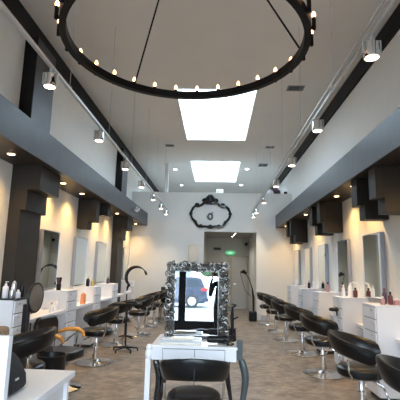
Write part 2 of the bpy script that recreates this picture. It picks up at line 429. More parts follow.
# ------------------------------------------------------------------ drawer cabinets
CD = .45; CH = 1.18
def make_cab(side, dark):
    o = thing('drawer_cabinet', '', 'cabinet')
    sx = -side
    def bx(m, a, b, y0, y1, z0, z1): return m.box(min(sx*a, sx*b), max(sx*a, sx*b), y0, y1, z0, z1)
    bx(MB(), 0, CD-.02, 0, .45, .06, CH-.02).build('body', 'lam', o)
    bx(MB(), .02, CD-.06, .02, .43, 0, .06).build('plinth', 'gap', o)
    bx(MB(), CD-.02, CD-.012, .02, .43, .08, CH-.03).build('carcass_front', 'gap', o)
    bx(MB(), 0, CD+.005, -.005, .455, CH-.02, CH).build('top', 'dark' if dark else 'lam', o, bevel=.003)
    zs = [.07, .42, .66, .84, 1.0, CH-.025]
    for i in range(5):
        d = bx(MB(), CD-.015, CD+.003, .004, .446, zs[i]+.006, zs[i+1]-.006).build('drawer', 'lam', o, bevel=.002)
        zc = zs[i+1]-.04
        MB().lathe([(.006,0),(.006,.012),(.012,.016),(.012,.024)] if side < 0 else [(.006,0),(.006,-.012),(.012,-.016),(.012,-.024)], n=10, ax='x', o=(sx*(CD+.002), .09, zc)).build('knob', 'satin', d)
    return o
for side, X, ysl, nmS in ((-1, XL, (4.95,6.75,8.25,9.75,11.85), 'left'), (1, XR, (5.45,6.9,8.4,9.95,11.45), 'right')):
    first = None
    for i, y in enumerate(ysl):
        lab = 'white five-drawer cabinet against the %s wall, %s' % (nmS, nm[i] if i < 4 else nm[6])
        if i == 0 and side < 0:
            o = make_cab(side, True); lab = 'white five-drawer cabinet with a black top against the left wall'
        elif first is None:
            first = o = make_cab(side, False)
        else:
            dup(first, lab, (X-side*.004, y, 0)); continue
        o.location = (X-side*.004, y, 0); o['label'] = lab
    for o in bpy.data.objects:
        if o.name.startswith('drawer_cabinet'): o['group'] = 'white drawer cabinets'
# shelves between cabinets
for side, X, segs, z, dp, nmS in ((-1, XL, ((5.405,6.745),(7.205,8.245),(8.705,9.745),(10.205,11.05)), .88, .43, 'left'), (1, XR, ((4.2,5.445),(5.905,6.895),(7.355,8.395),(8.855,9.945),(10.405,11.445)), .78, .22, 'right')):
    for i, (a, b) in enumerate(segs):
        x0, x1 = (X, X+dp) if side < 0 else (X-dp, X)
        o = MB().box(x0, x1, a+.003, b-.003, z-.05, z).build('wall_shelf', 'lam', bevel=.004)
        if side < 0 and a == 5.405:
            o.data.clear_geometry()
            m2 = MB().box(x0+.18, x1, a+.003, 6.1, z-.05, z).box(x0, x1, 6.105, b-.003, z-.05, z)
            o.data.from_pydata(m2.v, [], m2.f); 
        tag(o, 'white floating shelf on the %s wall beside a drawer cabinet, %s' % (nmS, nm[i]), 'shelf', 'floating station shelves')

# ------------------------------------------------------------------ wall mirrors
def wall_mirror(side, y0, y1, z0, z1, label):
    X = XL if side < 0 else XR; sx = -side
    o = thing('wall_mirror', label, 'mirror', (X, y0, z0), 0, 'tall station mirrors')
    W, H, T = y1-y0, z1-z0, .065
    def bx(m, a, b, *r): return m.box(min(sx*a, sx*b), max(sx*a, sx*b), *r)
    f = MB(); e = .014
    bx(f, 0, T, 0, e, 0, H); bx(f, 0, T, W-e, W, 0, H); bx(f, 0, T, e, W-e, 0, e); bx(f, 0, T, e, W-e, H-e, H); bx(f, 0, .02, e, W-e, e, H-e)
    f.build('frame', 'mframe', o)
    bx(MB(), .02, T-.003, e, W-e, e, H-e).build('mirror_glass', 'mirror', o)
for i, (a, b) in enumerate(((6.5,7.2),(8.1,8.78),(9.62,10.35),(12.4,13.0))):
    wall_mirror(-1, a, b, 1.2, 2.17, 'tall silver-edged mirror on the left wall, ' + (nm[i] if i < 3 else nm[6]))
for i, (a, b) in enumerate(((6.15,6.88),(7.68,8.32),(9.2,9.85),(10.75,11.35),(12.2,12.8))):
    wall_mirror(1, a, b, 1.2, 2.2, 'tall silver-edged mirror on the right wall, ' + (nm[i] if i < 4 else nm[6]))

# ------------------------------------------------------------------ salon chairs
def band(R0=.29, amax=128, zc0=.772, zc1=.64, h0=.1, h1=.082, th=.036, flare=.03):
    m = MB(); N = 34; K = 14; vs = []; fs = []
    for i in range(N+1):
        u = -1 + 2*i/N; a = radians(amax*u); e = abs(u)
        end = math.sqrt(max(0, 1-((e-.84)/.16)**2)) if e > .84 else 1
        zc = zc0 + (zc1-zc0)*e**1.6; h = (h0+(h1-h0)*min(1, e*1.5))*max(end, .05); t = th*max(end, .08)
        for k in range(K):
            q = 2*pi*k/K
            cz = math.copysign(abs(sin(q))**.8, sin(q))*h; cr = math.copysign(abs(cos(q))**.8, cos(q))*t
            r = R0 + cr + flare*cz/h0 + .035*e**3
            vs.append((-r*cos(a), r*sin(a)*.97, zc+cz))
    for i in range(N):
        for k in range(K):
            fs.append((i*K+k, i*K+(k+1) % K, (i+1)*K+(k+1) % K, (i+1)*K+k))
    fs.append(tuple(range(K))); fs.append(tuple(reversed([N*K+k for k in range(K)])))
    return m.add(vs, fs)
def make_chair():
    o = thing('salon_chair', '', 'chair', (0,0,0), 0, 'black salon chairs')
    MB().lathe([(.30,0),(.31,.006),(.305,.014),(.22,.022),(.1,.03),(.06,.045),(.045,.06),(.01,.06)], n=40).build('base', 'basechrome', o)
    MB().lathe([(.048,.045),(.048,.27),(.036,.275),(.036,.30),(.03,.31),(.03,.40),(.08,.405),(.08,.415)], n=20).build('column', 'chrome', o)
    MB().tube([(0,.03,.29),(.02,.16,.28),(.03,.2,.3)], .009, 8).build('pump_lever', 'chrome', o)
    MB().lathe([(.12,.415),(.215,.42),(.245,.44),(.255,.475),(.25,.505),(.225,.525),(.15,.535),(.01,.54)], n=36).build('seat', 'leather', o)
    b = band().build('backrest', 'leather', o)
    MB().box(-.329, -.322, -.003, .003, .66, .81).build('seam', 'seam', b)
    for s_ in (-1, 1):
        MB().tube([(0, s_*.1, .42), (-.06, s_*.22, .425), (-.09, s_*.27, .5), (-.1, s_*.275, .62)], .012, 8).build('bracket', 'chrome', o)
    MB().tube([(.05,.0,.42),(.22,.0,.34),(.28,0,.2),(.29,-.12,.18),(.29,.12,.18)], .012, 8).build('footrest', 'chrome', o)
    return o
c0 = make_chair()
c0.location = (-.17, 3.8, 0); c0.scale = (.93,.93,1.0); c0.rotation_euler = (0,0,radians(92)); c0['label'] = 'black salon chair seen from behind, in front of the white mirror desk'
RC = [(1.68,3.5,22),(1.66,4.9,24),(1.72,6.8,27),(1.72,8.36,22),(1.66,9.86,26),(1.64,11.3,20),(1.62,12.75,25)]
for i, (x, y, r) in enumerate(RC): dup(c0, 'black salon chair on a round chrome base in the right row, ' + nm[i], (x, y, 0), radians(-r))
LC = [(-2.08,4.5,20),(-1.99,7.07,25),(-2.03,8.66,20),(-1.82,10.03,26),(-1.85,11.3,22),(-1.8,12.35,25)]
nl = ['nearest the camera', 'beside the wooden-armed chair', 'third from the camera', 'fourth from the camera', 'fifth from the camera', 'farthest from the camera']
for i, (x, y, r) in enumerate(LC): dup(c0, 'black salon chair on a round chrome base in the left row, ' + nl[i], (x, y, 0), radians(180+r))

# chair with orange wooden arms
wc = thing('wooden_arm_chair', 'black salon chair with orange wooden arms by the left wall', 'chair', (-2.04, 5.6, 0), radians(-12))
MB().lathe([(.28,0),(.29,.01),(.2,.025),(.06,.05),(.04,.06)], n=36).build('base', 'chrome', wc)
MB().lathe([(.04,.05),(.04,.38)], n=18).build('column', 'chrome', wc)
sp = [(.27*math.copysign(abs(cos(a))**.6, cos(a)), .25*math.copysign(abs(sin(a))**.6, sin(a))) for a in [2*pi*k/28 for k in range(28)]]
MB().prism(sp, .38, .49, 'xy').build('seat', 'leather', wc, bevel=.03)
bk = [(y, z) for y, z in ((-.22,.55),(-.25,.62),(-.24,.82),(-.18,.9),(.18,.9),(.24,.82),(.25,.62),(.22,.55))]
MB().prism(bk, -.3, -.22, 'yz').build('backrest', 'leather', wc, bevel=.025)
for s_ in (-1, 1):
    a_ = MB().tube([(-.24,s_*.27,.66),(-.1,s_*.29,.705),(.06,s_*.29,.71),(.15,s_*.27,.68),(.18,s_*.25,.62)], [.022,.028,.03,.028,.018], 10).build('armrest', 'wood', wc)
    MB().tube([(-.22,s_*.25,.45),(.06,s_*.28,.69)], .011, 8).build('arm_strut', 'chrome', wc)
    MB().tube([(.05,s_*.26,.42),(.07,s_*.28,.69)], .011, 8).build('arm_strut', 'chrome', wc)
MB().tube([(-.2,-.1,.44),(-.32,-.1,.5),(-.3,-.1,.62)], .012, 8).tube([(-.2,.1,.44),(-.32,.1,.5),(-.3,.1,.62)], .012, 8).build('back_support', 'chrome', wc)

# square waiting chair by back wall
wt = thing('waiting_chair', 'black square-backed chair against the back wall, left of the mirror', 'chair', (-1.52, 13.1, 0), radians(-90))
MB().box(-.24, .24, -.24, .24, .38, .48).build('seat', 'leather', wt, bevel=.03)
MB().box(-.3, -.22, -.23, .23, .5, .98).build('backrest', 'leather', wt, bevel=.03)
for sx_ in (-.2, .2):
    for sy_ in (-.2, .2): MB().box(sx_-.015, sx_+.015, sy_-.015, sy_+.015, 0, .38).build('leg', 'black', wt)
for sy_ in (-.26, .26): MB().box(-.26, .2, sy_-.03, sy_+.03, .6, .65).box(.16, .2, sy_-.015, sy_+.015, .4, .6).build('armrest', 'leather', wt)
MB().box(-.27, -.23, -.18, .18, .44, .52).build('back_bracket', 'black', wt)

# ------------------------------------------------------------------ centre desk
DX0, DX1, DY0, DY1, DZ = -.6, .22, 4.0, 4.66, .87
dk = thing('mirror_desk', 'white two-drawer desk in the middle of the aisle, holding the ornate mirror', 'desk', (0, 0, 0))
MB().box(DX0, DX1, DY0, DY1, DZ-.025, DZ).build('desktop', 'lam', dk, bevel=.004)
MB().box(DX0+.01, DX1-.01, DY0+.01, DY1-.01, DZ-.133, DZ-.025).build('apron', 'lam', dk)
for a, b in ((DX0+.115, -.185), (-.18, DX1-.12)):
    MB().box(a-.004, b+.004, DY0+.004, DY0+.012, DZ-.13, DZ-.028).build('drawer_gap', 'gap', dk)
    MB().box(a, b, DY0-.002, DY0+.012, DZ-.126, DZ-.032).build('drawer', 'lam', dk, bevel=.002)
def cab_leg(x, y, s, ztop, m, w=.03):
    pts = [(x, y, ztop), (x+s*.03, y, ztop-.08), (x+s*.055, y, ztop-.18), (x+s*.035, y, ztop-.32), (x+s*.0, y, ztop-.5), (x-s*.015, y, .1), (x+s*.01, y, .02), (x+s*.02, y, 0)]
    return MB().tube(pts, [w*1.1, w*1.25, w*1.2, w*.95, w*.7, w*.55, w*.8, w*.9], 10).build('leg', m, dk, subsurf=1)
cab_leg(DX0+.035, DY0+.06, 1, DZ-.13, 'blackgloss')
cab_leg(DX0+.035, DY1-.06, 1, DZ-.13, 'blackgloss')
cab_leg(DX1-.035, DY1-.06, -1, DZ-.13, 'blackgloss')
o = cab_leg(DX1+.032, DY0+.06, 1, DZ-.1, 'slate_leg', .032); o['label'] = 'curved leg in a slate tone that paints the light on it'  # front right leg: lighter tone paints different light on a black leg
MB().box(DX1-.005, DX1+.05, DY0+.03, DY0+.09, DZ-.12, DZ+.06).build('corner_post', 'slate_leg', dk, bevel=.006)
MB().box(DX0-.05, DX0+.0, DY0+.02, DY0+.08, .0, .74).lathe([(.028,.74),(.038,.76),(.038,.80),(.028,.82),(.034,.84),(.02,.87)], cx=DX0-.02, cy=DY0+.05, n=16).build('white_post', 'lam', dk, bevel=.003)

# ornate mirror, leaning back very slightly
mx0, mx1, mz0, mz1 = -.525, .155, DZ, 1.665
om = thing('ornate_mirror', 'rectangular mirror in a carved silver scroll frame on the white desk', 'mirror', (0, 4.42, DZ))
om.rotation_euler = (radians(-.85), 0, 0)
gx0, gx1, gz0, gz1 = -.428, .03, .035, .69
H_ = mz1-DZ
MB().box(mx0+.02, mx1-.02, .02, .045, .0, H_-.02).build('back_board', 'black', om)
MB().box(gx0, gx1, .0, .02, gz0, gz1).build('mirror_glass', 'mirror2', om)
fr = MB(); dkb = MB()
for (a, b, c, d_) in ((gx0-.012,gx1+.012,gz1,gz1+.012), (gx0-.012,gx1+.012,gz0-.012,gz0), (gx0-.012,gx0,gz0,gz1), (gx1,gx1+.012,gz0,gz1)): fr.box(a, b, -.012, .02, c, d_)
for (a, b, c, d_) in ((mx0+.035,mx1-.035,gz1+.01,H_-.04), (mx0+.035,mx1-.035,.005,gz0-.01), (mx0+.035,gx0-.01,0,H_-.04), (gx1+.01,mx1-.035,0,H_-.04)): dkb.box(a, b, .0, .02, c, d_)
fr.build('inner_frame', 'silver', om); dkb.build('frame_ground', 'slate_leg', om)
sc = MB(); rr = random.Random(3)
def scroll(m, x, z, r, a0, hand, y=-.012, turns=1.35):
    pts = []; rad = []; n = 13
    for i in range(n):
        t = i/(n-1); a = a0 + hand*turns*2*pi*t; q = r*(1-.78*t)
        pts.append((x+q*cos(a), y-.014*t, z+q*sin(a))); rad.append(.0105*(1-.35*t)*(r/.045)**.5)
    m.tube(pts, rad, 6)
def run(x0, z0, x1, z1, n, r):
    for i in range(n):
        t = (i+.5)/n; x = x0+(x1-x0)*t; z = z0+(z1-z0)*t
        scroll(sc, x+rr.uniform(-.012,.012), z+rr.uniform(-.012,.012), r*rr.uniform(.85,1.15), rr.uniform(0, 6.28), 1 if i % 2 else -1)
        sc.ball((x+rr.uniform(-.03,.03), -.015, z+rr.uniform(-.03,.03)), .012, 6, 5)
ft = H_-.055
run(mx0+.02, ft+.018, mx1-.02, ft+.018, 13, .038); run(mx0+.03, ft-.012, mx1-.03, ft-.012, 11, .034)
run(mx0+.035, .02, mx0+.035, ft, 13, .04); run(mx0+.07, .03, mx0+.07, ft, 11, .03)
run(mx1-.035, .02, mx1-.035, ft, 13, .04); run(mx1-.085, .03, mx1-.085, ft, 11, .032); run(mx1-.06, .03, mx1-.06, ft, 8, .03)
sc.build('scroll_carving', 'silver', om)
# things on the desk
tr_ = thing('tray', 'pale glass tray on the white desk under the mirror', 'tray', (-.3, 4.18, DZ))
MB().box(-.23, .17, -.1, .1, 0, .012).build('tray_base', 'cream', tr_, bevel=.003)
MB().box(-.23, .17, -.1, -.09, .012, .035).box(-.23, .17, .09, .1, .012, .035).box(-.23, -.22, -.09, .09, .012, .035).box(.16, .17, -.09, .09, .012, .035).build('tray_rim', 'satin', tr_)
o = MB().box(-.43, -.2, 4.13, 4.24, DZ+.012, DZ+.05).build('box', 'cream', bevel=.004); tag(o, 'small cream box lying in the tray on the white desk', 'box')
hd_ = thing('hair_dryer', 'black hair dryer lying on the right end of the white desk', 'hair dryer', (.09, 4.16, DZ))
MB().lathe([(.028,-.11),(.034,-.09),(.036,.02),(.042,.06),(.036,.1),(.02,.11)], n=18, ax='x', o=(-.05, 0, .043)).build('barrel', 'black', hd_)
MB().tube([(.0,0,.04),(.03,-.07,.03),(.04,-.13,.022)], [.02,.018,.014], 10).build('handle', 'black', hd_)
MB().tube([(.04,-.13,.02),(.08,-.1,.008),(.1,-.02,.008),(.06,.06,.008),(-.02,.09,.008)], .006, 6).build('cord', 'black', hd_)
ts = thing('tool_holder', 'black styling tool holder with tongs at the right edge of the desk', 'tool holder', (.185, 4.34, DZ))
MB().lathe([(.035,0),(.04,.01),(.036,.12),(.042,.13)], n=16).build('cup', 'blackgloss', ts)
MB().tube([(0,0,.1),(-.005,.01,.24),(.0,0,.33)], [.016,.02,.01], 8).tube([(.01,0,.22),(.055,-.01,.24)], .009, 6).tube([(-.01,0,.33),(.035,0,.36),(-.01,0,.37)], .012, 6).build('tongs', 'black', ts)

# ------------------------------------------------------------------ black ornate frame on back wall
def W(px, py): return (-.89+(px-190)*.0337, 3.46-(py-212)*.0337)
fr_pts = [(210,203),(204,202.5),(201.5,205),(198,206.5),(194.5,206),(192.5,209),(190.5,213.5),(192,218.5),(195.5,221.5),(197.5,225.5),(201,227),(206,226),(210.5,228),(215,226),(220,227),(223.5,225.5),(225.5,221.5),(229,218.5),(230.3,213.5),(228.5,209),(226,206),(222.5,206.5),(219,205),(216.5,202.5)]
of = thing('wall_ornament', 'black baroque wall frame with a crown, above the hall opening', 'wall ornament', (0, YB-.03, 0))
P3 = [(W(*p)[0], 0, W(*p)[1]) for p in fr_pts]
def smooth(P, it=2):
    for _ in range(it):
        Q = []
        for i in range(len(P)):
            a = Vector(P[i]); b_ = Vector(P[(i+1) % len(P)]); Q += [a*.75+b_*.25, a*.25+b_*.75]
        P = Q
    return P
PP = smooth(P3, 1)
MB().tube(PP, .042, 8, True).build('rim', 'blackgloss', of)
def knob(x, z, r_):
    q = MB(); scroll(q, x, z, r_, 0, 1, y=-.02); scroll(q, x, z, r_, pi, -1, y=-.02); q.ball((x, -.0, z), r_*.75, 10, 6, (1,.4,1))
    q.build('carved_scroll', 'blackgloss', of)
for (px, py, r_) in ((210,199,.15),(205,201,.11),(215,201,.11),(210,196.5,.09),(197,205,.075),(222.5,205,.075),(210.5,227,.085),(201,226,.06),(219,226,.06),(191,214,.06),(230,214,.06),(193,208.5,.045),(228,208.5,.045),(195.5,222,.05),(225.5,222,.05)):
    x, z = W(px, py); knob(x, z, r_)
em = thing('wall_emblem', 'small dark grey round emblem inside the black wall frame', 'emblem', (W(210.3,216.3)[0], YB-.02, W(210.3,216.3)[1]))
g = MB().tube([(.07*cos(a), 0, .095*sin(a)) for a in [2*pi*k/20 for k in range(20)]], .032, 6, True)
g.tube([(.06,0,-.08),(.065,0,.14),(.1,0,.15)], .016, 6).tube([(-.15,0,.02),(-.1,0,.0)], .01, 5).tube([(-.12,0,-.05),(-.07,0,-.08)], .01, 5)
g.build('emblem_body', mat('emblem_grey', (.12,.12,.12), .5), em)

# emergency twin light on left fascia
el = thing('emergency_light', 'white twin-headed emergency light on the left grey fascia', 'emergency light', (FL, 11.3, 3.19))
MB().box(0, .06, -.14, .14, -.05, .04).build('housing', 'lam', el, bevel=.01)
for s_ in (-1, 1): MB().lathe([(.05,0),(.055,.03),(.045,.06)], n=16, ax='x', o=(.05, s_*.15, .03)).build('lamp_head', 'satin', el)
# oval green hall sign and hall bits
ex = thing('green_oval_sign', 'glowing green oval sign hanging in the hallway', 'sign', (.6, 16.9, 2.25))
ov = [(.21*cos(a), .1*sin(a)) for a in [2*pi*k/28 for k in range(28)]]
MB().prism(ov, 0, .03, 'xz').build('panel', 'exitg', ex)
MB().prism([(p[0]*.55, p[1]*.45) for p in ov], -.004, .001, 'xz').build('centre', 'exitw', ex)
MB().box(-.05, .05, .02, .1, -.02, .04).build('bracket', 'grey', ex)
hv = thing('wall_vent', 'grey air vent high on the hallway end wall', 'vent', (.1, 17.0, 2.42))
MB().box(-.2, .12, -.015, 0, -.06, .05).build('frame', 'grey', hv)
MB().box(-.18, .1, -.02, -.014, -.045, -.015).box(-.18, .1, -.02, -.014, .0, .03).build('slots', 'ventdark', hv)
cam_ = thing('ceiling_speaker', 'small dark speaker in the hallway corner near the ceiling', 'speaker', (1.25, 16.9, 2.62))
MB().ball((0,0,0), .06, 12, 8).build('dome', 'black', cam_); MB().box(-.03,.03,0,.1,0,.07).build('mount', 'grey', cam_)

# floor steamer in hall opening
fs_ = thing('floor_dryer', 'black hooded stand dryer in the hall opening by the back wall', 'hair dryer', (1.2, 13.25, 0))
MB().box(-.12, .12, -.13, .13, 0, .3).build('base_box', 'black', fs_, bevel=.03)
MB().tube([(.02,0,.3),(.02,0,.7),(-.02,0,1.0),(-.12,0,1.3),(-.25,0,1.48)], [.03,.04,.022,.014,.014], 10).build('arm', 'black', fs_)
MB().tube([(-.2,0,1.46),(-.3,0,1.53),(-.4,0,1.5)], [.04,.07,.02], 10).build('hood', 'black', fs_)
MB().tube([(-.4,0,1.48),(-.3,.01,1.1),(-.22,.01,.9),(-.05,.0,.75)], .008, 6).build('cord', 'black', fs_)
o = MB().box(1.48, 1.78, 13.3, 13.48, 0, .2).build('step_box', 'lam', bevel=.01); tag(o, 'low white box on the floor against the back wall, right of the opening', 'box')

# loft things above the back wall
gl = thing('globe_lamp', 'white globe lamp on the loft, peeking over the back wall', 'lamp', (1.84, 13.9, 3.02))
MB().lathe([(.12,0),(.12,.02),(.015,.03),(.015,1.08)], n=16).build('stand', 'grey', gl)
MB().ball((0,0,1.2), .13, 18, 12).build('globe', 'lam', gl)
lg = thing('storage_bag', 'dark bag standing on the loft behind the back wall', 'bag', (2.08, 14.2, 3.02))
MB().box(-.16, .16, -.15, .15, 0, 1.38).build('bag_body', 'purple', lg, bevel=.08)
MB().tube([(-.08,0,1.33),(-.06,0,1.48),(.06,0,1.48),(.08,0,1.33)], .02, 8).build('handle', 'red', lg)
o = MB().box(2.27, 2.38, YB+.04, YB+.14, HT, HT+.09).build('black_speaker', 'black', bevel=.02); tag(o, 'tiny black speaker on top of the back wall, far right', 'speaker')
o = MB().box(-.02, .24, 14.5, 14.8, 3.02, 4.45).build('storage_crate', 'lam', bevel=.02); tag(o, 'white crate on the loft in front of the far skylight', 'crate')
o = MB().box(-1.83, -1.72, 13.9, 14.02, 3.02, ZC).build('white_post', 'wall'); tag(o, 'slim white post from the loft to the ceiling', 'post')

# ------------------------------------------------------------------ left foreground desk, bag
nd = thing('reception_desk', 'white reception desk end in the bottom left corner', 'desk', (0,0,0))
MB().box(-2.3, -1.225, 2.48, 2.53, 0, 1.17).build('tall_panel', 'lam', nd, bevel=.003)
MB().box(-2.8, -1.5, 1.2, 2.975, .98, 1.02).build('high_top', 'lam', nd) if False else None
MB().box(-2.2, -1.13, 2.535, 3.46, .705, .75).build('low_top', 'lam', nd, bevel=.003)
MB().box(-2.2, -1.17, 3.41, 3.45, 0, .705).build('end_panel', 'lam', nd)
MB().box(-1.26, -1.2, 2.535, 3.41, .0, .705).build('inner_panel', 'lamedge', nd)
nd.children[0].location = (0, 0, 0)
bg = thing('handbag', 'black quilted handbag on the reception desk in the bottom left', 'bag', (-1.385, 2.82, .75))
MB().prism([(-.13,0),(.06,.0),(.085,.03),(.075,.1),(.02,.19),(-.03,.24),(-.12,.22)], -.1, .14, 'xz').build('bag_body', 'bag', bg, bevel=.02)
MB().tube([(-.02,-.04,.21),(.02,-.04,.26),(.04,-.04,.17)], .008, 6).build('strap', 'black', bg)
MB().box(.065, .085, -.05, .0, .09, .105).build('buckle', 'chrome', bg)

bn = thing('waste_bin', 'round black waste bin on the floor by the nearest left chair', 'bin', (-1.93, 5.0, 0))
MB().lathe([(.14,0),(.15,.02),(.165,.53),(.17,.545),(.158,.545),(.15,.5),(.01,.06)], n=28).build('bin_body', 'black', bn)
MB().tube([(.168*cos(a), .168*sin(a), .538) for a in [2*pi*k/28 for k in range(28)]], .007, 6, True).build('rim', 'black', bn)

# hood dryer on stand
hdr = thing('hood_dryer', 'brown-grey round hood dryer on a black stand by the left cabinet', 'hair dryer', (-2.27, 4.97, 0))
MB().lathe([(.13,0),(.13,.02),(.03,.04)], n=24).build('base', 'black', hdr)
MB().box(-.04, .03, -.035, .035, .03, 1.12).build('stand', 'black', hdr, bevel=.008)
MB().lathe([(.0,-.06),(.1,-.055),(.165,-.02),(.185,.0),(.18,.015),(.17,.015)], n=32, ax='x', o=(.0, 0, 0)).build('hood', 'black', hdr)
MB().lathe([(.172,.01),(.14,.022),(.01,.03)], n=32, ax='x', o=(.0, 0, 0)).build('mesh_face', 'bonnet', hdr)
for ch_ in hdr.children:
    if ch_.name.startswith(('hood', 'mesh_face')): ch_.location = (.09, .0, 1.2); ch_.rotation_euler = (0, 0, radians(-4))

# rolling tool stand
rs = thing('rolling_stand', 'black rolling tool stand with a tray between the left chairs', 'stand', (-1.7, 8.05, 0))
lg_ = MB()
for k in range(5):
    a = radians(20+72*k); lg_.tube([(0,0,.08),(.24*cos(a),.24*sin(a),.055)], [.02,.014], 8)
lg_.build('star_base', 'black', rs)
for k in range(5):
    a = radians(20+72*k); MB().lathe([(.024,-.012),(.024,.012)], n=12, ax='x', o=(.24*cos(a), .24*sin(a), .024)).build('caster', 'black', rs)
MB().tube([(0,0,.06),(0,0,.86)], .017, 10).build('pole', 'black', rs)
MB().box(-.27, .27, -.15, .15, .86, .9).build('tray', 'black', rs, bevel=.01)
MB().box(-.02, .2, -.1, -.02, .9, .94).build('tool_clip', 'black', rs, bevel=.008)

hp = thing('hair_processor', 'black crescent-shaped hair processor on a tall stand, left side', 'hair processor', (-2.0, 9.35, 0))
lg_ = MB()
for k in range(5):
    a = radians(50+72*k); lg_.tube([(0,0,.08),(.22*cos(a),.22*sin(a),.03)], [.018,.013], 8)
lg_.build('star_base', 'black', hp)
MB().tube([(0,0,.05),(0,0,1.12)], .015, 10).build('pole', 'black', hp)
pts = []; rad = []
for i in range(25):
    t = i/24; a = radians(232 - 218*t); pts.append((.2+.235*cos(a), 0, 1.36+.235*sin(a))); rad.append(.012+.028*sin(pi*min(1, t*1.15+.08))**.7 if t < .9 else .026)
MB().tube(pts, rad, 10).build('crescent', 'black', hp)
MB().tube([(0,0,1.1),(.02,0,1.16),(.06,0,1.18)], [.022,.03,.03], 10).build('joint', 'black', hp)
MB().box(-.05,.1,-.06,.06,.98,1.05).build('control_box', 'lam', hp, bevel=.01)

# ------------------------------------------------------------------ bottles and small things
def bottle(name, label, loc, h, r, m, capm='black', group=None, cat='bottle', kindp='pump'):
    o = thing(name, label, cat, loc, 0, group)
    MB().lathe([(r*.92,0),(r,.006),(r,h*.62),(r*.8,h*.7),(r*.38,h*.76),(r*.38,h*.8)], n=16).build('bottle_body', m, o)
    q = MB().lathe([(r*.45,h*.79),(r*.45,h*.93),(r*.3,h)] if kindp == 'cap' else [(r*.42,h*.79),(r*.42,h*.86),(r*.14,h*.87),(r*.14,h*.97),(r*.3,h*.98),(r*.3,h)], n=12)
    if kindp == 'pump': q.box(0, r*.9, -r*.12, r*.12, h*.965, h)
    q.build('cap', capm, o)
    return o
T = CH
G1 = 'bottles on the nearest left cabinet'
bottle('bottle', 'white bottle at the far left on the black-topped cabinet', (-2.60,5.05,T), .2, .035, 'lam', 'lam', G1)
bottle('bottle', 'silver spray bottle on the black-topped cabinet', (-2.56,5.18,T), .26, .03, 'satin', 'black', G1)
bottle('bottle', 'short clear-grey bottle on the black-topped cabinet', (-2.51,5.04,T), .14, .03, 'satin', 'lam', G1, kindp='cap')
bottle('bottle', 'dark blue bottle on the black-topped cabinet', (-2.64,5.3,T), .25, .035, 'dark', 'black', G1)
bottle('jar', 'small white jar at the aisle edge of the black-topped cabinet', (-2.46,5.1,T), .1, .03, 'lam', 'lam', G1, 'jar', 'cap')
bottle('bottle', 'black spray bottle near the aisle edge of the black-topped cabinet', (-2.49,5.26,T), .22, .03, 'black', 'black', G1)
def brushes(loc, label):
    o = thing('brush_pot', label, 'brush pot', loc)
    MB().lathe([(.035,0),(.04,.1),(.036,.1),(.03,.02)], n=16).build('pot', 'black', o)
    for k in range(4):
        a = k*1.6; MB().tube([(.012*cos(a),.012*sin(a),.02),(.025*cos(a),.025*sin(a),.14),(.035*cos(a),.035*sin(a),.21)], [.005,.012,.014], 8).build('brush', 'red' if k == 3 else 'black', o)
brushes((-2.62, 6.84, T), 'black pot of hairbrushes on the left cabinet below the nearest mirror')
bottle('jar', 'white jar with pink label on the left wall shelf, nearer of two', (-2.5,6.3,.88), .15, .035, 'lam', 'pink', 'jars on the left shelf', 'jar', 'cap')
bottle('jar', 'white jar with pink label on the left wall shelf, farther of two', (-2.5,6.5,.88), .2, .035, 'lam', 'lam', 'jars on the left shelf', 'jar', 'cap')
bottle('bottle', 'orange bottle with clear top on the left wall shelf', (-2.5,7.8,.88), .26, .05, 'orange', 'lam', None)
bottle('bottle', 'dark bottle with a gold cap on the left cabinet', (-2.6,8.35,T), .2, .035, 'black', 'gold')
bottle('bottle', 'gold bottle on the left cabinet beside the dark one', (-2.52,8.42,T), .16, .035, 'gold', 'gold', kindp='cap')
bottle('bottle', 'dark bottle on the fourth left cabinet', (-2.6,9.9,T), .17, .035, 'purple', 'black')
G2 = 'products on the nearest right cabinet'
bottle('bottle', 'dark red bottle on the nearest right cabinet', (2.33,5.62,T), .17, .03, 'red', 'black', G2, kindp='cap')
bottle('bottle', 'pink bottle at the aisle edge of the nearest right cabinet', (2.22,5.6,T), .11, .03, 'pink', 'lam', G2, kindp='cap')
bottle('bottle', 'plum bottle at the back of the nearest right cabinet', (2.3,5.74,T), .21, .03, 'purple', 'red', G2, kindp='cap')
bottle('jar', 'pale pink jar on the nearest right cabinet', (2.40,5.6,T), .09, .04, 'pink', 'cream', G2, 'jar', 'cap')
G3 = 'products on the second right cabinet'
bottle('bottle', 'white pump bottle on the second right cabinet', (2.3,7.1,T), .24, .035, 'lam', 'lam', G3)
bottle('bottle', 'brown bottle on the second right cabinet', (2.34,7.02,T), .16, .035, 'red', 'black', G3, kindp='cap')
bottle('bottle', 'tall white bottle on the second right cabinet', (2.2,7.2,T), .2, .03, 'lam', 'lam', G3, kindp='cap')
at = thing('arched_stand', 'white arched tool stand on the second right cabinet', 'tool stand', (2.36, 7.14, T))
MB().tube([(-.09,0,.0),(-.09,0,.15),(-.06,0,.22),(0,0,.25),(.06,0,.22),(.09,0,.15),(.09,0,0)], .014, 8).build('arch', 'lam', at)
bottle('bottle', 'dark bottle with pink base on the third right cabinet', (2.3,8.55,T), .2, .035, 'pink', 'black', kindp='cap')
bottle('bottle', 'black bottle on the fourth right cabinet', (2.28,10.15,T), .18, .035, 'black', 'pink', kindp='cap')
bottle('bottle', 'white bottle on the fourth right cabinet', (2.38,10.1,T), .22, .03, 'lam', 'lam')
bottle('bottle', 'white bottle on the farthest right cabinet', (2.28,11.7,T), .2, .035, 'lam', 'lam')
hd2 = thing('hair_dryer', 'black hair dryer hanging on the aisle side of the second right cabinet', 'hair dryer', (2.035, 6.97, .98))
MB().lathe([(.02,-.09),(.03,-.06),(.035,.04),(.02,.06)], n=14, ax='x', o=(-.06, 0, 0)).build('barrel', 'black', hd2)
